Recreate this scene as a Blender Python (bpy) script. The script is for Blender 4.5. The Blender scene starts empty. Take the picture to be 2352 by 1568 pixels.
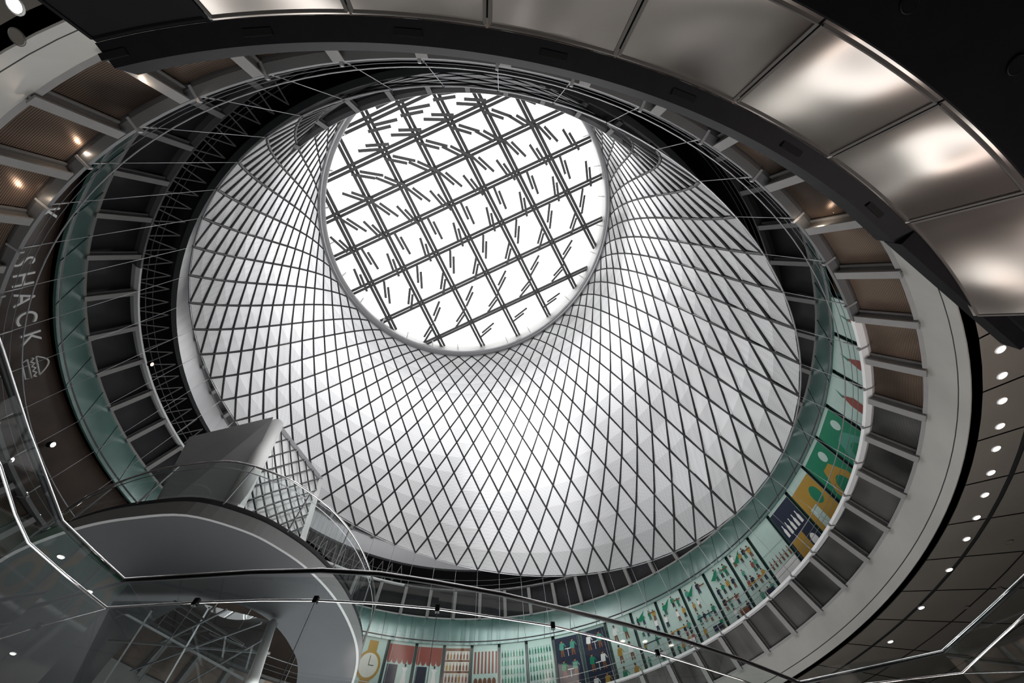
import bpy, math, random
import numpy as np
from mathutils import Vector, Matrix
random.seed(4)
S=12.0; CZ=1.6; TAU=2*math.pi
AX=np.array([-0.1207,0.9927])*S
scn=bpy.context.scene
scn.view_settings.view_transform='Standard'
# ------------------------------------------------ camera
F=780.0
RIGHT=np.array([.9993,-.016,-.0335]); DOWN=np.array([0,.9027,-.4302]); FWD=np.array([.0372,.4299,.9021])
cam=bpy.data.cameras.new('camera'); cam.sensor_width=36; cam.lens=F/2352*36; cam.clip_end=300; cam.clip_start=.05
co=bpy.data.objects.new('camera',cam); scn.collection.objects.link(co)
M=Matrix(((RIGHT[0],-DOWN[0],-FWD[0]),(RIGHT[1],-DOWN[1],-FWD[1]),(RIGHT[2],-DOWN[2],-FWD[2]))).to_4x4()
q=M.to_quaternion(); co.matrix_world=Matrix.Translation((0,0,CZ))@q.to_matrix().to_4x4()
scn.camera=co
def ray(x,y):
    return RIGHT*(x-1176)+DOWN*(y-784)+FWD*F
def at(x,y,h):            # point of the sight line lying on the level h metres above eye height
    d=ray(x,y); d=d*(h/d[2]); return Vector((d[0],d[1],d[2]+CZ))
def oncyl(x,y,R):
    d=ray(x,y); a=d[0]**2+d[1]**2; b=-2*(d[0]*AX[0]+d[1]*AX[1]); c=AX@AX-(R*S)**2
    t=(-b+math.sqrt(max(0,b*b-4*a*c)))/(2*a); return math.atan2(d[0]*t-AX[0],d[1]*t-AX[1]), d[2]*t/S
def rp(R,H,az): return Vector((AX[0]+R*S*math.sin(az),AX[1]+R*S*math.cos(az),H*S+CZ))
# ------------------------------------------------ materials
def mat(name,c,rough=.5,metal=0,noise=.0,scale=3,emit=0,bump=0,c2=None,bscale=1.0,spec=.5):
    m=bpy.data.materials.new(name); m.use_nodes=True; nt=m.node_tree; b=nt.nodes['Principled BSDF']
    b.inputs['Base Color'].default_value=(*c,1); b.inputs['Roughness'].default_value=rough; b.inputs['Metallic'].default_value=metal
    b.inputs['Specular IOR Level'].default_value=spec
    if noise or c2:
        tc=nt.nodes.new('ShaderNodeTexCoord'); n=nt.nodes.new('ShaderNodeTexNoise'); n.inputs['Scale'].default_value=scale; n.inputs['Detail'].default_value=4
        r=nt.nodes.new('ShaderNodeMix'); r.data_type='RGBA'
        a=tuple(max(0,v*(1-noise)) for v in c); d=c2 or tuple(min(1,v*(1+noise)) for v in c)
        r.inputs[6].default_value=(*a,1); r.inputs[7].default_value=(*d,1)
        nt.links.new(tc.outputs['Object'],n.inputs['Vector']); nt.links.new(n.outputs['Fac'],r.inputs[0]); nt.links.new(r.outputs[2],b.inputs['Base Color'])
    if bump:
        tc=nt.nodes.new('ShaderNodeTexCoord'); n=nt.nodes.new('ShaderNodeTexNoise'); n.inputs['Scale'].default_value=bscale; n.inputs['Detail'].default_value=1
        bp=nt.nodes.new('ShaderNodeBump'); bp.inputs['Strength'].default_value=1; bp.inputs['Distance'].default_value=bump
        nt.links.new(tc.outputs['Object'],n.inputs['Vector']); nt.links.new(n.outputs['Fac'],bp.inputs['Height']); nt.links.new(bp.outputs[0],b.inputs['Normal'])
    if emit:
        b.inputs['Emission Color'].default_value=(*c,1); b.inputs['Emission Strength'].default_value=emit
    return m
def stripes(name,c1,c2,scale,rough=.5,metal=0,axis='Z'):
    m=mat(name,c1,rough,metal); nt=m.node_tree; b=nt.nodes['Principled BSDF']
    tc=nt.nodes.new('ShaderNodeTexCoord')
    w=nt.nodes.new('ShaderNodeTexWave'); w.bands_direction=axis; w.inputs['Scale'].default_value=scale; w.inputs['Distortion'].default_value=.3; out=w.outputs['Fac']
    r=nt.nodes.new('ShaderNodeValToRGB'); r.color_ramp.elements[0].color=(*c1,1); r.color_ramp.elements[1].color=(*c2,1)
    r.color_ramp.elements[0].position=.3; r.color_ramp.elements[1].position=.7
    nt.links.new(tc.outputs['Object'],w.inputs['Vector']); nt.links.new(out,r.inputs[0])
    n=nt.nodes.new('ShaderNodeTexNoise'); n.inputs['Scale'].default_value=.5; x=nt.nodes.new('ShaderNodeMix'); x.data_type='RGBA'; x.blend_type='MULTIPLY'; x.inputs[0].default_value=.9
    mr=nt.nodes.new('ShaderNodeMapRange'); mr.inputs[1].default_value=.35; mr.inputs[2].default_value=.65; mr.inputs[3].default_value=.2; mr.inputs[4].default_value=1.4
    nt.links.new(tc.outputs['Object'],n.inputs['Vector']); nt.links.new(n.outputs['Fac'],mr.inputs[0]); nt.links.new(r.outputs[0],x.inputs[6]); nt.links.new(mr.outputs[0],x.inputs[7])
    nt.links.new(x.outputs[2],b.inputs['Base Color'])
    return m
def glassmat(name,tint=(.9,1,.97),refl=.1,painted_refl=0,fc=.75):
    m=bpy.data.materials.new(name); m.use_nodes=True; nt=m.node_tree; nt.nodes.clear()
    o=nt.nodes.new('ShaderNodeOutputMaterial'); t=nt.nodes.new('ShaderNodeBsdfTransparent'); g=nt.nodes.new('ShaderNodeBsdfGlossy'); x=nt.nodes.new('ShaderNodeMixShader')
    n=nt.nodes.new('ShaderNodeTexNoise'); n.inputs['Scale'].default_value=.6; mr=nt.nodes.new('ShaderNodeMapRange'); mr.inputs[3].default_value=refl*.6; mr.inputs[4].default_value=refl*1.4
    t.inputs[0].default_value=(*tint,1); g.inputs['Roughness'].default_value=.03
    nt.links.new(n.outputs['Fac'],mr.inputs[0]); nt.links.new(mr.outputs[0],x.inputs[0]); nt.links.new(t.outputs[0],x.inputs[1]); nt.links.new(g.outputs[0],x.inputs[2])
    last=x
    if painted_refl:  # diffuse share paints a bright reflection into the glass
        d=nt.nodes.new('ShaderNodeBsdfDiffuse'); d.inputs[0].default_value=(fc,fc,fc,1); y=nt.nodes.new('ShaderNodeMixShader'); y.inputs[0].default_value=painted_refl
        nt.links.new(x.outputs[0],y.inputs[1]); nt.links.new(d.outputs[0],y.inputs[2]); last=y
    nt.links.new(last.outputs[0],o.inputs[0])
    return m
def netmat(name,k):
    m=bpy.data.materials.new(name); m.use_nodes=True; nt=m.node_tree; nt.nodes.clear()
    o=nt.nodes.new('ShaderNodeOutputMaterial'); d=nt.nodes.new('ShaderNodeBsdfDiffuse'); t=nt.nodes.new('ShaderNodeBsdfTranslucent'); g=nt.nodes.new('ShaderNodeBsdfGlossy')
    x=nt.nodes.new('ShaderNodeMixShader'); y=nt.nodes.new('ShaderNodeMixShader')
    tc=nt.nodes.new('ShaderNodeTexCoord'); v=nt.nodes.new('ShaderNodeTexVoronoi'); v.inputs['Scale'].default_value=9; v.inputs['Randomness'].default_value=0
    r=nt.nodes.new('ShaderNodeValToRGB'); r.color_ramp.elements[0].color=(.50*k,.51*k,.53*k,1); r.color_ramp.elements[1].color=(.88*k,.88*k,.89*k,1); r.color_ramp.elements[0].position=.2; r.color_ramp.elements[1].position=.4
    nt.links.new(tc.outputs['Object'],v.inputs['Vector']); nt.links.new(v.outputs['Distance'],r.inputs[0]); nt.links.new(r.outputs[0],d.inputs[0])
    t.inputs[0].default_value=(.85*k,.85*k,.87*k,1); g.inputs[0].default_value=(.9*k,.9*k,.9*k,1); g.inputs['Roughness'].default_value=.35
    x.inputs[0].default_value=.42; y.inputs[0].default_value=.26
    nt.links.new(d.outputs[0],x.inputs[1]); nt.links.new(t.outputs[0],x.inputs[2]); nt.links.new(x.outputs[0],y.inputs[1]); nt.links.new(g.outputs[0],y.inputs[2]); nt.links.new(y.outputs[0],o.inputs[0])
    return m
NETS=[netmat('perforated_aluminium',1.10),netmat('perforated_aluminium_shade_and_rim',.95),netmat('perforated_aluminium_open',.80)]  # middle tone: fold shade put into the colour, also the step to the rim
STEEL=mat('brushed_steel',(.32,.32,.33),.35,.7,.1,20)
CHROME=mat('polished_steel',(.75,.74,.75),.12,1,.03,8)
DKSTEEL=mat('dark_steel',(.005,.005,.006),.5,0,.3,6,spec=.08)
CABLE=mat('net_cable',(.03,.03,.033),.5,.4,.2,10)
MULL=mat('mullion_grey',(.09,.09,.09),.5,.3,.2,4)
BLADE=mat('blade_grey',(.11,.11,.11),.5,.3,.2,4)
WIRE=mat('steel_wire',(.40,.40,.42),.3,.6,.1,10)
DWIRE=mat('dull_steel_wire',(.15,.15,.16),.4,.6,.1,10)
WHITE=mat('white_paint',(.7,.7,.69),.5,0,.04,2)
BEIGE=mat('painted_metal_fascia',(.31,.303,.28),.4,.15,.45,.3)
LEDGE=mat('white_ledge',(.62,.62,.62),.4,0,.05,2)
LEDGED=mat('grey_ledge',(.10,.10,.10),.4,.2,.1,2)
ANCH=mat('anchor_grey',(.28,.28,.28),.4,.4,.05,2)
CEIL=mat('ceiling_panel_paint',(.20,.18,.155),.5,.1,.15,.7)
CEILGAP=mat('ceiling_gap',(.01,.01,.01),.8,0,.1)
BLACK=mat('matt_black',(.005,.005,.006),.5,.1,.3,spec=.15)
FIN=mat('fin_paint',(.22,.215,.21),.45,.3,.1,3)
FIN2=mat('upper_fin_paint',(.13,.13,.13),.45,.3,.1,3)
MESHB=stripes('brown_perforated_mesh',(.08,.052,.038),(.22,.16,.125),11,.3,.7,'Z')
MESHG=stripes('grey_perforated_mesh',(.045,.045,.043),(.14,.135,.13),11,.35,.6,'Z')
TEAL=mat('teal_glass_spandrel',(.075,.14,.125),.2,.1,.35,.5)
TEALD=mat('teal_joint',(.02,.05,.045),.4)
GREYF=mat('grey_metal_fascia',(.11,.11,.115),.4,.4,.1,.6)
DARKW=mat('dark_shopfront',(.012,.009,.008),.5,0,.6,1.5,c2=(.045,.025,.015),spec=.2)
DARKV=mat('dark_void',(.012,.012,.014),.5,0,.5,1,spec=.3)
PANELM=mat('satin_metal_panel',(.34,.305,.28),.36,.97,.08,2,bump=1.6,bscale=.42)
PFRAME=mat('panel_frame_metal',(.07,.065,.06),.6,.1,.1,5,spec=.2)
FLOORM=mat('terrazzo_floor',(.3,.29,.28),.4,0,.15,5)
GLASS=glassmat('clear_glass',(.88,.94,.93),.13)
LAMP=mat('lamp_lens',(1,.93,.82),.5,emit=10)
LAMPW=mat('warm_lamp_lens',(1,.68,.4),.5,emit=3)
SKY=mat('skylight_glazing',(1,1,1),.5,emit=1.5)
TOWER=mat('tower_grey_cladding',(.32,.32,.325),.4,.1,.12,.8)
SOFFIT=mat('dark_grey_soffit',(.045,.046,.049),.9,0,.1,.8,spec=.1)
RIMG=mat('rim_grey',(.20,.20,.20),.5,0,.05)
# ------------------------------------------------ object helpers
def mesh(name,V,Fc,m,parent=None,smooth=False,mi=None,link=True):
    me=bpy.data.meshes.new(name); me.from_pydata([tuple(v) for v in V],[],Fc)
    for q in (m if isinstance(m,(list,tuple)) else [m]): me.materials.append(q)
    if mi: me.polygons.foreach_set('material_index',mi)
    if smooth: me.polygons.foreach_set('use_smooth',[True]*len(me.polygons))
    me.update(); o=bpy.data.objects.new(name,me)
    if link: scn.collection.objects.link(o)
    if parent: o.parent=parent
    return o
def empty(name,loc=(0,0,0)):
    o=bpy.data.objects.new(name,None); o.location=loc; o.empty_display_size=.2; scn.collection.objects.link(o); return o
def tag(o,label,cat,group=None,kind=None):
    o['label']=label; o['category']=cat
    if group:o['group']=group
    if kind:o['kind']=kind
    return o
def struct(o): o['kind']='structure'; return o
def ring(name,prof,m,a0=0,a1=360,seg=168,closed=True,smooth=False,parent=None):
    full=abs(a1-a0)>=359.9; n=seg if full else seg+1; V=[];Fc=[]; k=len(prof)
    for i in range(n):
        a=math.radians(a0+(a1-a0)*i/seg)
        for (R,H) in prof: V.append(rp(R,H,a))
    for i in range(seg):
        i2=(i+1)%n
        for j in range(k if closed else k-1):
            j2=(j+1)%k; Fc.append((i*k+j,i*k+j2,i2*k+j2,i2*k+j))
    if not full and closed: Fc.append(tuple(range(k))); Fc.append(tuple((n-1)*k+j for j in reversed(range(k))))
    return mesh(name,V,Fc,m,parent,smooth)
def sweep(pts,prof,up=None,closedpath=False):
    pts=[Vector(p) for p in pts]; n=len(pts); V=[];Fc=[];k=len(prof)
    for i,p in enumerate(pts):
        if closedpath: t=(pts[(i+1)%n]-pts[i-1])
        else: t=pts[min(i+1,n-1)]-pts[max(i-1,0)]
        t.normalize(); u=Vector(up) if up else Vector((0,0,1))
        if abs(t.dot(u))>.98: u=Vector((1,0,0))
        s=t.cross(u).normalized(); w=s.cross(t)
        for (a,b) in prof: V.append(p+s*a+w*b)
    for i in range(n if closedpath else n-1):
        i2=(i+1)%n
        for j in range(k):
            j2=(j+1)%k; Fc.append((i*k+j,i*k+j2,i2*k+j2,i2*k+j))
    if not closedpath: Fc.append(tuple(reversed(range(k)))); Fc.append(tuple((n-1)*k+j for j in range(k)))
    return V,Fc
def circp(r,n=8): return [(r*math.cos(TAU*i/n),r*math.sin(TAU*i/n)) for i in range(n)]
def rectp(a,b): return [(-a/2,-b/2),(a/2,-b/2),(a/2,b/2),(-a/2,b/2)]
def tube(name,pts,r,m,parent=None,n=8,closed=False):
    V,Fc=sweep(pts,circp(r,n),closedpath=closed); return mesh(name,V,Fc,m,parent,True)
def bar(name,p0,p1,a,b,m,parent=None,up=None,prof=None):
    V,Fc=sweep([p0,p1],prof or rectp(a,b),up); return mesh(name,V,Fc,m,parent)
def smoothpath(P,k=6):
    P=[Vector(p) for p in P]; out=[]
    for i in range(len(P)-1):
        a=P[max(i-1,0)];b=P[i];c=P[i+1];d=P[min(i+2,len(P)-1)]
        for s in range(k):
            t=s/k; out.append(.5*((2*b)+(c-a)*t+(2*a-5*b+4*c-d)*t*t+(3*b-a-3*c+d)*t**3))
    out.append(P[-1]); return out
def merge(parts):
    V=[];Fc=[]
    for v,f in parts:
        o=len(V); V+=list(v); Fc+=[tuple(i+o for i in q) for q in f]
    return V,Fc
def boxvf(c,dx,dy,dz,sx,sy,sz):
    c=Vector(c); V=[c+dx*(a*sx/2)+dy*(b*sy/2)+dz*(e*sz/2) for a in(-1,1) for b in(-1,1) for e in(-1,1)]
    return V,[(0,1,3,2),(4,6,7,5),(0,4,5,1),(2,3,7,6),(0,2,6,4),(1,5,7,3)]
NB=56; STEP=TAU/NB
# ------------------------------------------------ shell of the atrium
V,Fc=boxvf((0,8,-.05),Vector((1,0,0)),Vector((0,1,0)),Vector((0,0,1)),60,60,.1)
struct(mesh('floor',V,Fc,FLOORM))
def level(n,fas,fins,fm,finm,backm,ledgem):
    (Ra,Ha),(Rb,Hb)=fas; (Rc,Hc)=fins
    struct(ring('trim_%d'%n,[(Ra,Ha),(Rb,Hb),(Rb+.02,Hb),(Ra+.02,Ha)],fm,smooth=False))
    struct(ring('wall_back_%s'%['','lower','middle','upper'][n],[(Rb+.026,Hb-.01),(Rc+.028,Hc+.012),(Rc+.05,Hc+.012),(Rb+.05,Hb-.01)],backm))
    lp=[(Rc-.006,Hc+.002),(Rc-.006,Hc+.010),(Rc+.028,Hc+.012),(Rc+.008,Hc+.002)]
    if n<3:
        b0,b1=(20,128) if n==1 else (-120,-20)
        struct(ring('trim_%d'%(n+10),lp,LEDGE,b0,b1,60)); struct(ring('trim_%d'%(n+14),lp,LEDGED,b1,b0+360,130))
    else: struct(ring('trim_%d'%(n+10),lp,ledgem))
    struct(ring('trim_%d'%(n+20),[(Rb,Hb-.001),(Rb-.004,Hb+.005),(Rb+.026,Hb+.005),(Rb+.026,Hb-.001)],finm))
    w=.22
    I=[(-w/2,-.14),(w/2,-.14),(w/2,-.10),(.03,-.10),(.03,.10),(w/2,.10),(w/2,.14),(-w/2,.14),(-w/2,.10),(-.03,.10),(-.03,-.10),(-w/2,-.10)]
    for i in range(NB):
        a=i*STEP
        p0=rp(Rb+.004,Hb,a); p1=rp(Rc+.003,Hc,a); rad=Vector((math.sin(a),math.cos(a),0))
        o=bar('bracket_fin',p0,p1,0,0,finm,up=rad,prof=I)
        tag(o,{1:'grey painted steel fin bracket under the balcony edge',2:'grey steel fin bracket above the green glass fascia',3:'dark grey steel fin under the upper gallery'}[n],'steel bracket','%s gallery fin brackets'%['','lower','middle','upper'][n])
level(1,((1.198,.508),(1.206,.588)),(1.17,.68),BEIGE,FIN,BLACK,LEDGE)
level(2,((1.333,.98),(1.41,1.136)),(1.367,1.266),TEAL,FIN,DARKV,LEDGE)
level(3,((1.30,1.36),(1.33,1.48)),(1.30,1.60),GREYF,FIN2,DARKV,GREYF)
struct(ring('ceiling',[(1.2,.508),(2.6,.508),(2.6,.53),(1.2,.53)],CEILGAP))
struct(ring('ceiling_middle',[(1.34,.98),(1.9,.98),(1.9,1.0),(1.34,1.0)],DARKV))
struct(ring('floor_lower_gallery',[(1.20,.68),(1.9,.68),(1.9,.70),(1.20,.70)],DARKV))
struct(ring('floor_upper_gallery',[(1.34,1.625),(1.82,1.625),(1.82,1.64),(1.34,1.64)],DARKV))
struct(ring('wall_middle',[(1.45,1.24),(1.45,1.625),(1.47,1.625),(1.47,1.24)],DARKV))
struct(ring('wall_upper',[(1.80,1.64),(1.80,2.9),(1.82,2.9),(1.82,1.64)],DARKV))
struct(ring('wall_outer',[(2.6,-.13),(2.6,.53),(2.62,.53),(2.62,-.13)],DARKV))
# zigzag lattice of the upper gallery guard
parts=[]
for i in range(-60,-8):
    a=math.radians(i*2.6); b=math.radians((i+1)*2.6); c=math.radians((i+.5)*2.6)
    parts.append(sweep([rp(1.39,1.285,a),rp(1.33,1.36,c)],circp(.03,5))); parts.append(sweep([rp(1.33,1.36,c),rp(1.39,1.285,b)],circp(.03,5)))
V,Fc=merge(parts); struct(mesh('trim_60',V,Fc,FIN))
for i in range(NB):
    a=(i+.5)*STEP
    struct(bar('trim_%d'%(100+i),rp(1.332,.98,a),rp(1.409,1.136,a),.03,.03,TEALD))
k=0
for (R0,R1,na) in ((1.215,1.300,56),(1.312,1.46,56),(1.466,1.7,56),(1.706,2.1,56)):
    V=[];Fc=[]
    for i in range(na):
        g=.002/R0; a0=i*STEP+g; a1=(i+1)*STEP-g; b=len(V)
        for a in (a0,(a0+a1)/2,a1): V+=[rp(R0,.505,a),rp(R1,.505,a)]
        Fc+=[(b,b+1,b+3,b+2),(b+2,b+3,b+5,b+4)]
    k+=1; struct(mesh('ceiling_panel_course_%s'%['','inner','second','third','outer'][k],V,Fc,CEIL))
for i in range(NB):
    a0=i*STEP+.008; a1=(i+1)*STEP-.008; am=(a0+a1)/2; deg=math.degrees(am)
    V=[];pts=[(1.222,.592),(1.186,.684)]
    for a in (a0,am,a1):
        for (R,H) in pts: V.append(rp(R,H,a))
    for a in (a0,am,a1):
        for (R,H) in pts: V.append(rp(R+.003,H,a))
    Fc=[(0,1,3,2),(2,3,5,4),(6,8,9,7),(8,10,11,9),(0,2,8,6),(2,4,10,8),(1,7,9,3),(3,9,11,5),(0,6,7,1),(4,5,11,10)]
    brown=deg>118 
    o=mesh('perforated_panel',V,Fc,MESHB if brown else MESHG)
    tag(o,'brown perforated metal panel between steel fins' if brown else 'dark grey perforated metal panel between steel fins','metal panel','perforated panels between lower fins')
struct(ring('wall_shopfront',[(1.35,.69),(1.35,.985),(1.37,.985),(1.37,.69)],DARKW,121,332,120))
struct(ring('wall_mural_backing',[(1.35,.69),(1.35,.985),(1.37,.985),(1.37,.69)],TEALD,-28,121,90))
cols={n:mat('mural_'+n,tuple(v*.84 for v in c),.5,0,.2,1,spec=.15) for n,c in dict(mint=(.46,.60,.55),cream=(.66,.66,.59),green=(.01,.19,.10),dgreen=(.02,.12,.08),ochre=(.40,.24,.04),navy=(.015,.022,.045),red=(.26,.065,.05),black=(.012,.012,.012),skin=(.40,.20,.12),white=(.75,.75,.73),brown=(.17,.07,.035),teal=(.07,.27,.20)).items()}
cn=list(cols)
def P_rect(x,y,w,h,c): return ([(x,y),(x+w,y),(x+w,y+h),(x,y+h)],c)
def P_el(x,y,rx,ry,c,n=14): return ([(x+rx*math.cos(TAU*i/n),y+ry*math.sin(TAU*i/n)) for i in range(n)],c)
def bottle(x,y,s,c): return ([(x-.3*s,y),(x+.3*s,y),(x+.3*s,y+1.1*s),(x+.1*s,y+1.5*s),(x+.1*s,y+2*s),(x-.1*s,y+2*s),(x-.1*s,y+1.5*s),(x-.3*s,y+1.1*s)],c)
def person(x,y,s,c,c2):
    return [([(x-.16*s,y),(x-.04*s,y),(x,y+.42*s),(x+.06*s,y),(x+.18*s,y),(x+.13*s,y+.5*s),(x-.13*s,y+.5*s)],c2),
            ([(x-.14*s,y+.45*s),(x+.14*s,y+.45*s),(x+.2*s,y+.82*s),(x+.34*s,y+.6*s),(x+.38*s,y+.66*s),(x+.2*s,y+.92*s),(x-.18*s,y+.92*s),(x-.26*s,y+.5*s),(x-.2*s,y+.5*s)],c),
            P_el(x,y+1.03*s,.085*s,.11*s,'skin'),P_el(x-.02*s,y+1.09*s,.09*s,.07*s,'black')]
def art(i):
    r=random.Random(i); L=[]
    if i==0:
        L=[P_rect(.55,0,.6,3.2,'ochre'),P_el(.85,2.0,.75,.72,'ochre',24),P_el(.85,2.0,.6,.58,'cream',24),P_rect(.83,2.0,.04,.45,'black'),P_rect(.83,1.98,.35,.04,'black')]
    elif i in(1,2):
        L=[P_rect(0,2.5,1.7,.7,'red')]+[P_el(.17+.34*k,2.5,.17,.25,'red') for k in range(5)]
        L+=[P_rect(.1,0,.7,2.2,'navy'),([(1.1,1.2),(1.5,1.2),(1.38,1.9),(1.5,2.1),(1.1,2.1),(1.22,1.9)],'white'),P_rect(1.29,.3,.03,.9,'black'),P_el(1.3,2.2,.06,.08,'black')]
    elif i==3:
        L=[P_rect(0,0,1.7,3.2,'brown')]+[P_rect(.05,.4+.55*k,1.6,.45,'cream') for k in range(5)]+[bottle(.2+.22*j,.42+.55*k,.19,r.choice(['brown','ochre','red'])) for k in range(5) for j in range(7)]
    elif i==4:
        L=[P_rect(0,0,1.7,.9,'red')]+[P_rect(.1+.24*j,1.9,.12,1.1,'red') for j in range(7)]+[P_el(.25+.3*j,1.5,.13,.2,'brown') for j in range(5)]+[P_rect(.05,1.2,1.6,.04,'black')]
    elif i in(5,6):
        L=[bottle(.12+.2*j,.1+.42*k,.17,r.choice(['teal','green','dgreen'])) for k in range(7) for j in range(8)]
    elif i in(7,8,9):
        L=[P_rect(0,0,1.7,3.2,'navy' if i!=9 else 'mint')]
        for k in range(3):
            for x in (.45,1.2): L+=person(x,.2+1.0*k,.75,r.choice(['teal','white','ochre','green']),'brown')
            L+=[P_rect(.65,.55+1.0*k,.4,.04,'white'),P_rect(.83,.2+1.0*k,.03,.35,'white')]
    elif i in(10,11,12,13,14,15):
        for k in range(5):
            for x in (.3,.7,1.1,1.45):
                if r.random()<.7: L+=person(x+r.uniform(-.08,.08),.1+.62*k+r.uniform(-.08,.08),r.uniform(.38,.55),r.choice(['red','white','teal','ochre','green','navy']),r.choice(['black','navy','dgreen','brown']))
        L+=[([(.2,2.8),(.9,3.2),(.5,2.7)],'green'),P_rect(1.1,2.9,.5,.06,'brown'),P_rect(.2,1.62,1.2,.05,r.choice(['navy','ochre','brown'])),P_rect(.9,.85,.6,.22,r.choice(['navy','ochre','brown','white']))]
    elif i==16:
        L=[P_rect(0,0,1.7,1.4,'white')]+[bottle(.2+.28*j,1.5,.2,'brown') for j in range(6)]+[bottle(.2+.28*j,.1,.25,r.choice(['ochre','red','green'])) for j in range(6)]+[P_rect(0,2.2,1.7,1.0,'mint')]
    elif i==17:
        L=[P_rect(0,0,1.7,3.2,'navy'),P_rect(.1,.2,.9,1.6,'ochre')]+[bottle(.25+.3*j,2.0,.28,'white') for j in range(5)]+[P_el(1.3,1.2,.2,.3,'white')]
    elif i==18:
        L=[P_rect(0,.4,1.7,2.6,'ochre'),P_rect(.3,.8,.5,1.2,'mint'),P_el(1.2,2.2,.3,.4,'green')]
    elif i in(19,20):
        L=[P_rect(0,0,1.7,3.2,'green'),([(.3,.5),(1.3,.5),(1.5,1.6),(1.1,2.4),(.6,2.4),(.2,1.6)],'ochre' if i==19 else 'teal'),P_el(.85,1.4,.35,.5,'green'),P_el(1.2,2.7,.2,.25,'mint')]
    else:
        L=[([(.5,.3),(.8,.5),(1.0,1.4),(1.1,2.3),(.9,2.8),(.7,2.3),(.6,1.3)],'red'),([(.8,2.7),(1.0,3.1),(.9,2.7)],'green'),P_rect(.1,.3,.2,1.3,'teal')]
    return L
def clip01(v,a,b): return max(a,min(b,v))
for ii in range(23):
    i=ii if ii<12 else ii+1
    a0=math.radians(-27.0)+ii*STEP; a1=a0+STEP; g=.006
    p0=rp(1.338,.70,a0+g); p1=rp(1.338,.70,a1-g); ux=(p1-p0); Wd=ux.length; ux/=Wd; up=Vector((0,0,1)); nn=ux.cross(up); 
    if (Vector((AX[0],AX[1],p0.z))-p0).dot(nn)<0: nn=-nn
    rt=up.cross(nn)
    org=p0 if rt.dot(ux)>0 else p1
    root=empty('mural_panel',org)
    lab={0:'mint glass mural panel painted with a yellow wristwatch',3:'glass mural panel painted with brown bottle shelves',4:'glass mural panel painted with red hanging shapes',17:'dark mural panel with white bottles and an ochre block',18:'ochre and mint painted glass mural panel'}.get(i)
    if not lab:
        lab='mint glass mural panel with small painted figures' if 7<=i<=15 else ('glass mural panel painted with red awning and dresses' if i in(1,2) else ('glass mural panel painted with rows of green bottles' if i in(5,6) else ('bright green painted glass mural panel' if i in(19,20) else 'mint glass mural panel with red and white shapes')))
    tag(root,lab,'mural','painted glass mural panels')
    V,Fc=boxvf(rt*(Wd/2)+up*1.68-nn*.03,rt,up,nn,Wd,3.36,.05); o=mesh('glass_pane',V,Fc,cols['mint'],root)
    V=[];Fc=[];mi=[]; z=.004
    for poly,c in art(i):
        b=len(V); z+=.0006
        V+=[rt*clip01(x/1.7*Wd,.01,Wd-.01)+up*clip01(y,.02,3.3)+nn*z for x,y in poly]; Fc.append(tuple(range(b,b+len(poly)))); mi.append(cn.index(c))
    mesh('painted_picture',V,Fc,[cols[c] for c in cn],root,mi=mi)
for H,r,nm in ((.745,.016,'guard_rail'),(.722,.008,'guard_wire'),(.708,.008,'guard_wire')):
    pts=[rp(1.168,H,TAU*i/168) for i in range(168)]
    o=tube(nm,pts,r,STEEL if r>.015 else DWIRE,closed=True,n=6); tag(o,'round polished steel rail circling the balcony edge' if r>.015 else 'thin steel wire circling the balcony edge','railing','lower gallery guard rails')
for H in (1.30,1.33):
    pts=[rp(1.362,H,TAU*i/168) for i in range(168)]
    o=tube('guard_rail',pts,.014,DWIRE,closed=True,n=6); tag(o,'thin steel rail circling the middle gallery edge','railing','middle gallery guard rails')
# ------------------------------------------------ near bulkhead with sheen panels
def kaz(x,y,h=.39):
    w=ray(x,y); t=h*S/w[2]; return math.atan2(w[0]*t-AX[0],w[1]*t-AX[1])%TAU
A1=192; A0=math.degrees(kaz(2090,520,.4)); AP=A0-9
struct(ring('trim_40',[(1.1025,.398),(1.119,.392),(1.119,.41),(1.1025,.42)],DKSTEEL,A0,A1,60))
pe=rp(1.1105,.400,math.radians(A0)); pf=at(2335,785,.4*S)
V,Fc=sweep([pe,pf],rectp(.20,.24)); struct(mesh('trim_42',V,Fc,DKSTEEL))
d_=(pf-pe).normalized(); s_=d_.cross(Vector((0,0,1))); 
if s_.dot(pe-Vector((AX[0],AX[1],pe.z)))<0: s_=-s_
V,Fc=boxvf(pe.lerp(pf,.72)+s_*.75+Vector((0,0,.05)),d_,s_,Vector((0,0,1)),(pf-pe).length*.62,1.1,.5)
o=mesh('shutter_housing',V,Fc,BLACK); tag(o,'black boxed shutter housing beside the steel track','shutter box')
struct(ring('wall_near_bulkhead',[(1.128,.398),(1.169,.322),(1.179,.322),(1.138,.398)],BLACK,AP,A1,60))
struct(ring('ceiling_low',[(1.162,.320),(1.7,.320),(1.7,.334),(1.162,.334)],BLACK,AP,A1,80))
jn=[math.radians(AP)]+[kaz(*p) for p in ((2120,480),(1920,345),(1690,230),(1415,130),(1118,65),(805,37))]
while jn[-1]<math.radians(A1)-.08: jn.append(jn[-1]+.107)
jn=[j for j in jn if math.radians(AP)-.001<=j<math.radians(A1)]+[math.radians(A1)]
jn.sort()
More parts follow.
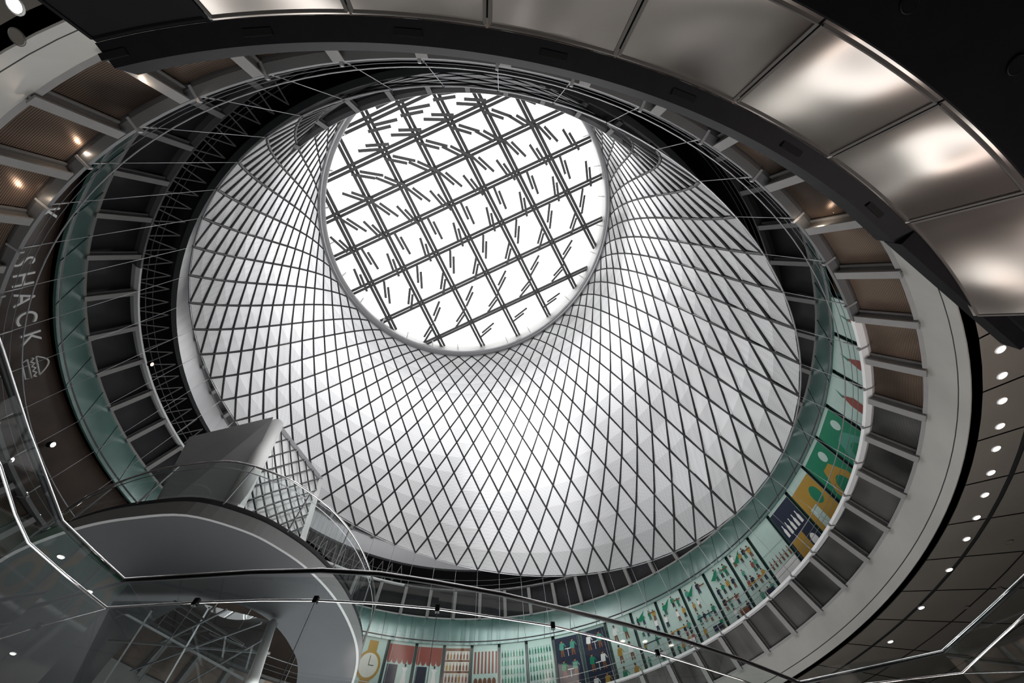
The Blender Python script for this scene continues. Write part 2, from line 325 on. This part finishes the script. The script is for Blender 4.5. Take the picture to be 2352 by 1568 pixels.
for i in range(len(jn)-1):
    a0=jn[i]+.001; a1=jn[i+1]-.001
    if a1-a0<.02: continue
    V=[];Fc=[];n=8
    for j in range(n+1):
        a=a0+(a1-a0)*j/n
        for e in (0,.5,1):
            R=1.1195+(1.162-1.1195)*e; H=.393+(.322-.393)*e
            V.append(rp(R,H,a))
    for j in range(n):
        for e in (0,1): Fc.append((3*j+e,3*j+e+1,3*j+e+4,3*j+e+3))
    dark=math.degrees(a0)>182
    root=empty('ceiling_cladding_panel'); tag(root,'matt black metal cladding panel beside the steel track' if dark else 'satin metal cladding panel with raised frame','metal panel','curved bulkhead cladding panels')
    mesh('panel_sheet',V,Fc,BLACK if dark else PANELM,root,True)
    fr_=[]
    for (R,H) in ((1.122,.390),(1.1605,.325)):
        fr_.append(sweep([rp(R-.0005,H-.0005,a0+.001+(a1-a0-.002)*j/n) for j in range(n+1)],rectp(.035,.02)))
    for a in (a0+.001,a1-.001): fr_.append(sweep([rp(1.121,.3895,a),rp(1.1595,.3245,a)],rectp(.035,.02)))
    V,Fc=merge(fr_); mesh('panel_frame',V,Fc,BLACK if dark else PFRAME,root)
TP=mat('track_plate_metal',(.009,.009,.009),.5,.1,spec=.12)
for i in range(7):
    a=math.radians(A0+3+i*6.8)
    c=rp(1.110,.3945,a); rad=Vector((math.sin(a),math.cos(a),0)); tg=Vector((rad.y,-rad.x,0))
    V,Fc=boxvf(c,rad,tg,Vector((0,0,1)),.06,.30,.03); o=mesh('track_plate',V,Fc,TP); tag(o,'small dark plate fixed on the steel track','metal plate','track plates')
# ------------------------------------------------ net and oculus
rN,CN,nN=1.201*.95,np.array([-.134,.991,1.151])*.95,np.array([.188,-.119,.975])
kO=1.0/2.538; rO,CO,nO=1.0,np.array([-.321,.923,6.283])*kO,np.array([-.264,-.137,.955])
def fr(n):
    n=n/np.linalg.norm(n); e1=np.array([1,0,0.])-n*n[0]; e1/=np.linalg.norm(e1); return n,e1,np.cross(n,e1)
ROWS=17
RC,HC=.36,.36
def sk_(t): return 1-(1-t)**1.5
def surf(s,az,off=0):
    rho=(1-s)**2+2*s*(1-s)*RC; h=2*s*(1-s)*HC+s*s
    C=CN+(CO-CN)*h; n,e1,e2=fr(nN+(nO-nN)*h); r=rO+(rN-rO)*rho+off
    p=(C+r*(e1*math.sin(az)+e2*math.cos(az)))*S; return Vector((p[0],p[1],p[2]+CZ))
def node(k,j): return surf(sk_(k/ROWS),j*STEP)
net=empty('cable_net'); tag(net,'white perforated aluminium diamond net funnel hung below the skylight','cable net')
def panel_vf(k,j):
    t=node(k-1,j) if k>0 else None; b=node(k+1,j) if k<ROWS else None
    l=node(k,j-.5); r=node(k,j+.5)
    P=[q for q in (l,t,r,b) if q is not None]
    c=sum(P,Vector())/len(P)
    g=.06; out=[]
    for idx,q in enumerate(P):
        d=c-q
        a=P[(idx+1)%len(P)]-q; e=P[idx-1]-q
        ang=a.angle(e)/2; out.append(q+(a.normalized()+e.normalized()).normalized()*min(g/max(math.sin(ang),.15),d.length*.6))
    if t is not None and b is not None:
        nm=(P[2]-P[0]).cross(P[3]-P[1]).normalized()
        if nm.dot(Vector((AX[0],AX[1],c.z))-c)<0: nm=-nm
        f=-.018*(P[3]-P[1]).length
        out[0]=out[0]+nm*f; out[2]=out[2]+nm*f
        return out,[(0,1,2),(0,2,3)]
    return out,[(0,1,2)]
allp=[]
for k in range(0,ROWS+1):
    for jj in range(NB):
        j=jj+(.5 if k%2==0 else 0.)
        allp.append((k,j,panel_vf(k,j)))
def vis(P):
    c=sum(P[0],Vector())/len(P[0]); d=np.array([c.x,c.y,c.z-CZ]); z=d@FWD
    if z<=0: return 0
    q=[]
    for v in P[0]:
        d=np.array([v.x,v.y,v.z-CZ]); z=d@FWD; q.append((d@RIGHT/z*F,d@DOWN/z*F))
    A=0
    for i in range(len(q)): A+=q[i][0]*q[(i+1)%len(q)][1]-q[(i+1)%len(q)][0]*q[i][1]
    return abs(A)
allp.sort(key=lambda t:-vis(t[2]))
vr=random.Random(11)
def variant(k,f):   # denser perforation towards the rim; fold shade is painted in as one darker panel half
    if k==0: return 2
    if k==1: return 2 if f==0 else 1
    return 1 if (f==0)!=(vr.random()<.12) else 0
for k,j,(V,Fc) in allp[:100]: mesh('diamond_panel',V,Fc,NETS,net,mi=[variant(k,f) for f in range(len(Fc))])
rest=allp[100:]; V,Fc=merge([p[2] for p in rest]); mi=[]
for k,j,(v_,f_) in rest: mi+=[variant(k,f) for f in range(len(f_))]
o=mesh('diamond_panel_field',V,Fc,NETS,net,mi=mi); o['kind']='stuff'
cb=[]
for j in range(NB):
    for sgn in (-1,1):
        cb.append(sweep([surf(sk_(k/ROWS),(j+sgn*.5*k)*STEP) for k in range(ROWS+1)],circp(.05,5)))
V,Fc=merge(cb); o=mesh('diagonal_net_cables',V,Fc,CABLE,net); o['kind']='stuff'
rim=[surf(0,TAU*i/168) for i in range(168)]
tube('lower_rim_cable',rim,.025,WIRE,net,6,True)
for j in range(NB):
    p=node(0,j); a=math.atan2(p.x-AX[0],p.y-AX[1]); q=rp(1.168,.686,a)
    root=empty('anchor_cable',q); tag(root,'taut steel anchor cable tying the net to the balcony edge','cable','net anchor cables')
    tube('cable_strand',[p-q,Vector((0,0,0))],.009,WIRE,root,6)
    d=(p-q).normalized()
    tube('turnbuckle',[Vector((0,0,0)),d*.45],.020,ANCH,root,8)
    rad=Vector((math.sin(a),math.cos(a),0)); tg=Vector((rad.y,-rad.x,0))
    V,Fc=boxvf(rad*.02-Vector((0,0,.02)),rad,tg,Vector((0,0,1)),.28,.06,.08); mesh('anchor_plate',V,Fc,ANCH,root)
nn,e1,e2=fr(nO); nn=Vector(nn);e1=Vector(e1);e2=Vector(e2); OC=Vector(CO*S)+Vector((0,0,CZ)); RO=rO*S
def op(r,a,h): return OC+e1*(r*math.sin(a))+e2*(r*math.cos(a))+nn*h
sk=empty('skylight',OC); tag(sk,'round glazed skylight with crossing grey mullions and steel ring','skylight')
def loc(L): return [v-OC for v in L]
tube('ring_tube',loc([op(RO-.08,TAU*i/160,0) for i in range(160)]),.32,STEEL,sk,12,True)
V=[];Fc=[]
for i in range(160):
    V+=loc([op(RO+.1,TAU*i/160,0),op(RO+.1,TAU*i/160,1.6)])
for i in range(160): j=(i+1)%160; Fc.append((2*i,2*i+1,2*j+1,2*j))
mesh('reveal_wall',V,Fc,WHITE,sk,True)
V=loc([op(RO+.1,TAU*i/160,1.6) for i in range(160)]); mesh('glazing',V,[tuple(range(160))],SKY,sk)
def onplane(x,y,h):
    d=Vector(ray(x,y)); o=Vector((0,0,CZ)); t=(OC+nn*h-o).dot(nn)/d.dot(nn); return o+d*t
def chord(pa,pb,h,R):
    c=OC+nn*h; d=(pb-pa).normalized(); m=pa-c; b=m.dot(d); q=b*b-(m.dot(m)-R*R)
    if q<=0: return None
    q=math.sqrt(q); return pa+d*(-b-q),pa+d*(-b+q)
for x in (684,776,868,960,1053,1146,1239,1332):
    c=chord(onplane(x-133,238,1.35),onplane(x+133,762,1.35),1.35,RO+.08)
    if c:
        for s in (-.15,.15):
            d=(c[1]-c[0]).normalized().cross(nn)*s
            bar('mullion',c[0]+d-OC,c[1]+d-OC,.22,.14,MULL,sk,nn)
for y in (170,262,357,452,550,648,745):
    c=chord(onplane(770,y+140,1.25),onplane(1370,y-140,1.25),1.25,RO+.08)
    if c:
        for s in (-.14,.14):
            d=(c[1]-c[0]).normalized().cross(nn)*s
            bar('mullion',c[0]+d-OC,c[1]+d-OC,.20,.12,MULL,sk,nn)
for i in range(28):
    a=TAU*i/28; bar('edge_bracket',op(RO+.05,a,.2)-OC,op(RO-.45,a,1.2)-OC,.10,.10,WHITE,sk)
bl=None
# blades stand in pairs of rows inside each bay of the skylight grid
for ix in range(-1,9):
    for iy in range(-1,9):
      for half in (.27,.77):
        x0=684+92.5*ix; y0=170+97*iy            # bay corner: down-right family at x0, up-right family at y0
        u=half; v=.30 if half<.5 else .72
        X=x0+92.5*u; Y=y0+97*v
        yy=(Y-.467*(X-254-1070))/(1+.467*.508); xx=X+(yy-500)*.508
        if not(700<xx<1420 and 190<yy<820): continue
        c=onplane(xx,yy,.9)
        if (c-(OC+nn*.9)).length>RO*.92: continue
        ang=math.radians(68+.15*(xx-1070)+.25*(yy-500))
        c2=onplane(xx+30*math.cos(ang),yy+30*math.sin(ang),.9); d=(c2-c).normalized(); s=d.cross(nn)
        if bl is None:
            parts=[boxvf(Vector((0.28*sg,sg*.14,0)),Vector((1,0,0)),Vector((0,1,0)),Vector((0,0,1)),1.6,.20,.03) for sg in(-1,1)]
            V,Fc=merge(parts); bl=mesh('reflector_blade',V,Fc,BLADE); o=bl
        else:
            o=bl.copy(); scn.collection.objects.link(o)
        R3=Matrix((d,s,nn)).transposed().to_4x4(); o.matrix_world=Matrix.Translation(c)@R3
        tag(o,'slim paired grey reflector blade hanging under the skylight','light reflector','hanging reflector blades')
# ------------------------------------------------ downlights
def downlight(p,r,m,label,grp):
    root=empty('downlight',p); tag(root,label,'ceiling light',grp)
    n=16; V=[Vector((r*math.cos(TAU*i/n),r*math.sin(TAU*i/n),-.012)) for i in range(n)]; mesh('lens',V,[tuple(range(n))],m,root)
    tube('bezel',[Vector((r*1.15*math.cos(TAU*i/n),r*1.15*math.sin(TAU*i/n),0)) for i in range(n)],r*.16,WHITE,root,6,True)
for (x,y) in [(2298,802),(2302,862),(2302,920),(2297,978),(2288,1030),(2276,1085),(2262,1136),(2243,1188),(2220,1237),(2180,1308),(2116,1395),(2045,1473),(35,12)]:
    p=at(x,y,.505*S); downlight(p,.085,LAMP,'small round recessed downlight in the grey ceiling','gallery ceiling downlights')
for (x,y) in [(2318,1245),(2295,1352),(2218,1395),(2090,6),(2335,150),(40,85)]:
    low=(x in (2090,2335)); p=at(x,y,(.319 if low else .504)*S); r=.07 if low else .09
    n=18; root=empty('ceiling_speaker',p); tag(root,'round dark ceiling speaker grille with thin ring','speaker','ceiling speakers')
    mesh('grille',[Vector((r*math.cos(TAU*i/n),r*math.sin(TAU*i/n),-.008)) for i in range(n)],[tuple(range(n))],CEIL if not low else BLACK,root)
    tube('bezel',[Vector((r*1.1*math.cos(TAU*i/n),r*1.1*math.sin(TAU*i/n),-.004)) for i in range(n)],.006,FIN2 if not low else TP,root,6,True)
for (x,y) in [(40,978),(110,1020),(45,1135),(75,1186),(12,1055),(340,835)]:
    a,H=oncyl(x,y,1.345)
    if H<.72: a,H=oncyl(x,y,1.30)
    root=empty('spotlight',rp(1.335,H,a)); tag(root,'small warm spotlight glowing inside the dark shopfront','spotlight','shopfront spotlights')
    rad=Vector((math.sin(a),math.cos(a),0)); n=14; tg=Vector((rad.y,-rad.x,0)); up=Vector((0,0,1))
    mesh('lens',[ -rad*.06+tg*(.09*math.cos(TAU*i/n))+up*(.09*math.sin(TAU*i/n)) for i in range(n)],[tuple(range(n))],LAMP if x!=340 else LAMPW,root)
    tube('housing',[-rad*.05,rad*.08],.11,DKSTEEL,root,10)
for (x,y) in ((303,155),(160,318),(30,430),(1910,488)):
    a,H=oncyl(x,y,1.20); p=rp(1.200,H,a)
    root=empty('panel_lamp',p); tag(root,'small warm lamp glowing on the brown perforated panel','ceiling light','warm panel lamps')
    n=12; rad=Vector((math.sin(a),math.cos(a),0)); tg=Vector((rad.y,-rad.x,0)); up=Vector((0,0,1))
    mesh('lens',[tg*(.05*math.cos(TAU*i/n))+up*(.05*math.sin(TAU*i/n)) for i in range(n)],[tuple(range(n))],LAMPW,root)
    l=bpy.data.lights.new('panel_lamp_glow','POINT'); l.energy=2.5; l.color=(1,.8,.62); l.shadow_soft_size=.02
    lo=bpy.data.objects.new('panel_lamp_glow',l); scn.collection.objects.link(lo); lo.location=p-rad*.3
# ------------------------------------------------ shop sign
SIGN=mat('sign_letter_white',(.40,.40,.39),.4,0,.05)
sg=empty('shop_sign',rp(1.33,.85,math.radians(-80))); tag(sg,'pale thin letters K SHACK with a burger emblem','shop sign')
def letter(ch,az,H,size):
    cu=bpy.data.curves.new('t','FONT'); cu.body=ch; cu.size=size; cu.extrude=.02; cu.align_x='CENTER'; cu.align_y='CENTER'
    to=bpy.data.objects.new('t',cu); scn.collection.objects.link(to); bpy.context.view_layer.update()
    me=bpy.data.meshes.new_from_object(to.evaluated_get(bpy.context.evaluated_depsgraph_get())); bpy.data.objects.remove(to)
    o=bpy.data.objects.new('letter',me); scn.collection.objects.link(o); me.materials.clear(); me.materials.append(SIGN)
    rad=Vector((math.sin(az),math.cos(az),0)); z=-rad; y=Vector((0,0,1)); x=y.cross(z)
    o.parent=sg; o.matrix_world=Matrix.Translation(rp(1.33,H,az))@Matrix((x,y,z)).transposed().to_4x4()
    o.matrix_parent_inverse=Matrix.Identity(4); o.location=rp(1.33,H,az)-sg.location
    return o
for ch,x,y in (('K',104,490),('S',50,600),('H',50,642),('A',52,686),('C',58,730),('K',68,776)):
    a,H=oncyl(x,y,1.33); letter(ch,a,H,.8)
a,H=oncyl(72,842,1.33); rad=Vector((math.sin(a),math.cos(a),0)); up=Vector((0,0,1)); tx=up.cross(-rad); c=rp(1.325,H,a)-sg.location
def em(pts): tube('burger_emblem',[c+tx*u+up*v for u,v in pts],.025,SIGN,sg,6)
em([(-.4+.8*i/10*1.0,.12+.32*math.sin(math.pi*i/10)) for i in range(11)]); em([(-.4,.12),(.4,.12)])
em([(-.4+.8*i/16,.0+.05*math.sin(i*1.6)) for i in range(17)]); em([(-.4,-.12),(.4,-.12),(.34,-.28),(-.34,-.28),(-.4,-.12)])
# ------------------------------------------------ elevator landing and tower
hS=4.4
def P(L,h): return [at(x,y,h) for x,y in L]
rimpx=[(-60,1330),(20,1275),(100,1238),(200,1205),(300,1187),(430,1180),(560,1215),(640,1255),(710,1305),(770,1370),(808,1440),(822,1500),(812,1560),(780,1640)]
inner=[(-60,1850),(10,1800),(80,1700),(150,1640),(215,1560),(275,1490),(340,1435),(410,1395),(480,1378),(560,1392),(625,1430),(668,1485),(684,1540),(668,1640)]
ro=smoothpath(P(rimpx,hS),5); ri=smoothpath(P(inner,hS),5)
plat=empty('elevator_landing'); tag(plat,'curved dark grey landing platform with pale rim','platform')
V=[];Fc=[]; n=len(ro)
for a,b in zip(ro,ri):
    V+=[a,b,b+Vector((0,0,.35)),a+Vector((0,0,.35))]
for i in range(n-1):
    for j in range(4): Fc.append((4*i+j,4*i+(j+1)%4,4*i+4+(j+1)%4,4*i+4+j))
Fc+=[(0,1,2,3),(4*n-1,4*n-2,4*n-3,4*n-4)]
mesh('platform_slab',V,Fc,SOFFIT,plat)
V,Fc=sweep([p+Vector((0,0,.10)) for p in ro],rectp(.06,.26)); mesh('pale_rim',V,Fc,RIMG,plat)
for (x,y) in ((140,1278),(205,1358),(30,1500)):
    downlight(at(x,y,hS-.01),.05,LAMP,'small recessed downlight in the dark landing soffit','landing soffit downlights')
rb=empty('landing_balustrade'); tag(rb,'curved glass balustrade with round steel handrail on the landing','balustrade')
top=[p+Vector((0,0,1.25)) for p in ro]; tube('handrail',top,.022,CHROME,rb)
tube('lower_rail',[p+Vector((0,0,1.08)) for p in ro],.010,WIRE,rb,6)
V=[];Fc=[]
for p in ro: V+=[p+Vector((0,0,.4)),p+Vector((0,0,1.2))]
for i in range(n-1): Fc.append((2*i,2*i+1,2*i+3,2*i+2))
mesh('glass_sheet',V,Fc,GLASS,rb,True)
for i in range(3,n,8): bar('post',ro[i]+Vector((0,0,.3)),top[i],.03,.02,STEEL,rb)
hb,ht=5.0,9.0
tw=empty('elevator_tower'); tag(tw,'grey clad elevator tower with glazed shaft and round steel column','elevator')
b=[at(345,1190,hb),at(515,1195,hb),at(460,1300,hb),at(300,1260,hb)]
t=[at(435,1003,ht),at(628,957,ht),at(600,1040,ht),at(430,1100,ht)]
V=b+t; Fc=[(0,1,2,3),(4,7,6,5),(0,4,5,1),(1,5,6,2),(2,6,7,3),(3,7,4,0)]
mesh('cladding_body',V,Fc,TOWER,tw)
tube('corner_column',[at(518,1192,hb),at(634,975,ht)],.20,WHITE,tw,16)
g=[at(535,1190,hb),at(640,983,ht),at(735,1103,ht),at(682,1272,hb)]
mesh('shaft_glazing',g,[(0,1,2,3)],glassmat('shaft_glass',(.85,.88,.88),.3,.85,.98),tw)
for p0,p1 in ((g[1],g[2]),(g[2],g[3]),(g[0],g[3]),(g[0],g[1])): bar('frame_bar',p0,p1,.15,.15,STEEL if p0 is g[1] else WHITE,tw)
def gq(u,v): return (g[0].lerp(g[3],u)).lerp(g[1].lerp(g[2],u),v)
gn=(g[1]-g[0]).cross(g[3]-g[0]).normalized()
if gn.dot(Vector((0,0,CZ))-g[0])<0: gn=-gn
for s in (-1,1):  # curved rods shaped as the net's reflection in the shaft glazing
    for q0 in np.linspace(-1.1,1,12):
        pts=[]
        for v in np.linspace(0,1,25):
            u=q0+1.1*v+.12*math.sin(3*v)
            if s<0: u=1-u
            if 0<=u<=1: pts.append(gq(u,v)+gn*.04)
        if len(pts)>1: tube('net_reflection_rod',pts,.022,CABLE,tw,6)
l=bpy.data.lights.new('landing_fill','POINT'); l.energy=80; l.shadow_soft_size=.3  # added fill light that brightens the shaft glazing
lo=bpy.data.objects.new('landing_fill',l); scn.collection.objects.link(lo); lo.location=gq(.5,.6)+gn*2.0
tube('lower_column',[at(625,1432,4.3),at(578,1570,2.6)],.09,WHITE,tw,14)
g2=[at(440,1380,4.3),at(640,1430,4.3),at(560,1600,2.4),at(150,1600,2.4),at(260,1380,4.3)]
mesh('lower_shaft_glazing',[g2[0],g2[1],g2[2],g2[3],g2[4]],[(0,1,2,3,4)],glassmat('lower_shaft_glass',(.45,.48,.48),.5),tw)
for (x0,y0,x1,y1) in ((270,1400,560,1560),(300,1540,600,1430),(350,1400,240,1568),(480,1395,380,1568),(250,1470,620,1500),(400,1380,560,1480),(360,1480,520,1400),(430,1568,600,1470)):
    bar('brace_rod',at(x0,y0,4.0),at(x1,y1,3.4),.03,.03,STEEL,tw)
# ------------------------------------------------ foreground glass guard
h1,h2=2.6,2.3
r1=[(-60,640),(0,800),(60,985),(140,1195),(215,1268),(285,1330),(420,1322),(580,1312),(740,1308),(870,1315),(1000,1335),(1150,1362),(1300,1398),(1430,1430),(1560,1465),(1700,1512),(1840,1567)]
r2=[(-60,950),(0,1070),(35,1180),(65,1245),(150,1320),(245,1395),(450,1383),(600,1378),(725,1378),(860,1385),(1005,1398),(1140,1417),(1270,1437),(1390,1466),(1510,1500),(1700,1560),(1840,1612)]
def guard(root,r1,r2,clamps):
    tp=P(r1,h1); lp=P(r2,h2)
    tube('handrail',tp,.020,CHROME,root,10); tube('handrail_cap',[p+Vector((0,0,-.018)) for p in tp],.022,BLACK,root,8)
    tube('lower_rail',lp,.012,CHROME,root,8)
    V=[];Fc=[]
    for a in lp: V+=[a+Vector((0,0,.25)),a-Vector((0,0,1.1))]
    for i in range(len(lp)-1): Fc.append((2*i,2*i+1,2*i+3,2*i+2))
    mesh('glass_pane',V,Fc,GLASS,root)
    for x,y in clamps:
        c=at(x,y,h2); V,Fc=boxvf(c,Vector((1,0,0)),Vector((0,1,0)),Vector((0,0,1)),.05,.05,.07); mesh('clamp',V,Fc,BLACK,root)
        bar('pane_joint',c,c-Vector((0,0,1.1)),.006,.006,DWIRE,root)
gd=empty('walkway_guard'); tag(gd,'glass walkway guard with black capped steel handrail','balustrade')
guard(gd,r1,r2,((450,1383),(725,1378),(1005,1398),(1270,1437),(1510,1500)))
gd2=empty('stair_guard'); tag(gd2,'glass stair guard with black capped handrail','balustrade')
guard(gd2,[(1835,1567),(2000,1532),(2165,1495),(2260,1410),(2400,1280)],[(1900,1580),(2080,1560),(2210,1545),(2290,1470),(2400,1370)],())
# ------------------------------------------------ light
w=bpy.data.worlds.new('world'); scn.world=w; w.use_nodes=True; w.node_tree.nodes['Background'].inputs[0].default_value=(.8,.85,.9,1); w.node_tree.nodes['Background'].inputs[1].default_value=.05
def area(name,loc,target,size,e,c=(1,1,1)):
    l=bpy.data.lights.new(name,'AREA'); l.shape='DISK'; l.size=size; l.energy=e; l.color=c
    o=bpy.data.objects.new(name,l); scn.collection.objects.link(o); o.location=loc
    o.rotation_euler=(Vector(target)-Vector(loc)).to_track_quat('-Z','Y').to_euler(); return o
area('floor_bounce',(AX[0],AX[1],.4),(AX[0],AX[1],20),14,2700)
for i in range(16):     # added lamps behind the net that make its panels glow
    a=TAU*i/16+.1
    rad=Vector((math.sin(a),math.cos(a),0)); pos=surf(.66,a)+rad*4.4+Vector((0,0,3.0))
    far=.5+.5*math.cos(a-.4)
    area('net_backlight',pos,surf(.5,a),5.0,560+110*far)
tgt=surf(.36,math.radians(17))
sp=bpy.data.lights.new('daylight_shaft','SPOT'); sp.energy=42000; sp.spot_size=math.radians(28); sp.spot_blend=1; sp.shadow_soft_size=.8
so=bpy.data.objects.new('daylight_shaft',sp); scn.collection.objects.link(so); so.location=OC+nn*.2-e2*7; so.rotation_euler=(tgt-so.location).to_track_quat('-Z','Y').to_euler()
area('bulkhead_sheen_fill',(7.5,3.5,.8),(7.0,-.6,6),1.6,170,(1,.84,.84))  # added unseen light that puts sheen on the cladding panels
area('bulkhead_sheen_fill_warm',(6.2,7,.8),(5.5,-1.0,6),3.4,170,(1,.88,.80))  # second added light, warmer and wider, for the same panel sheen
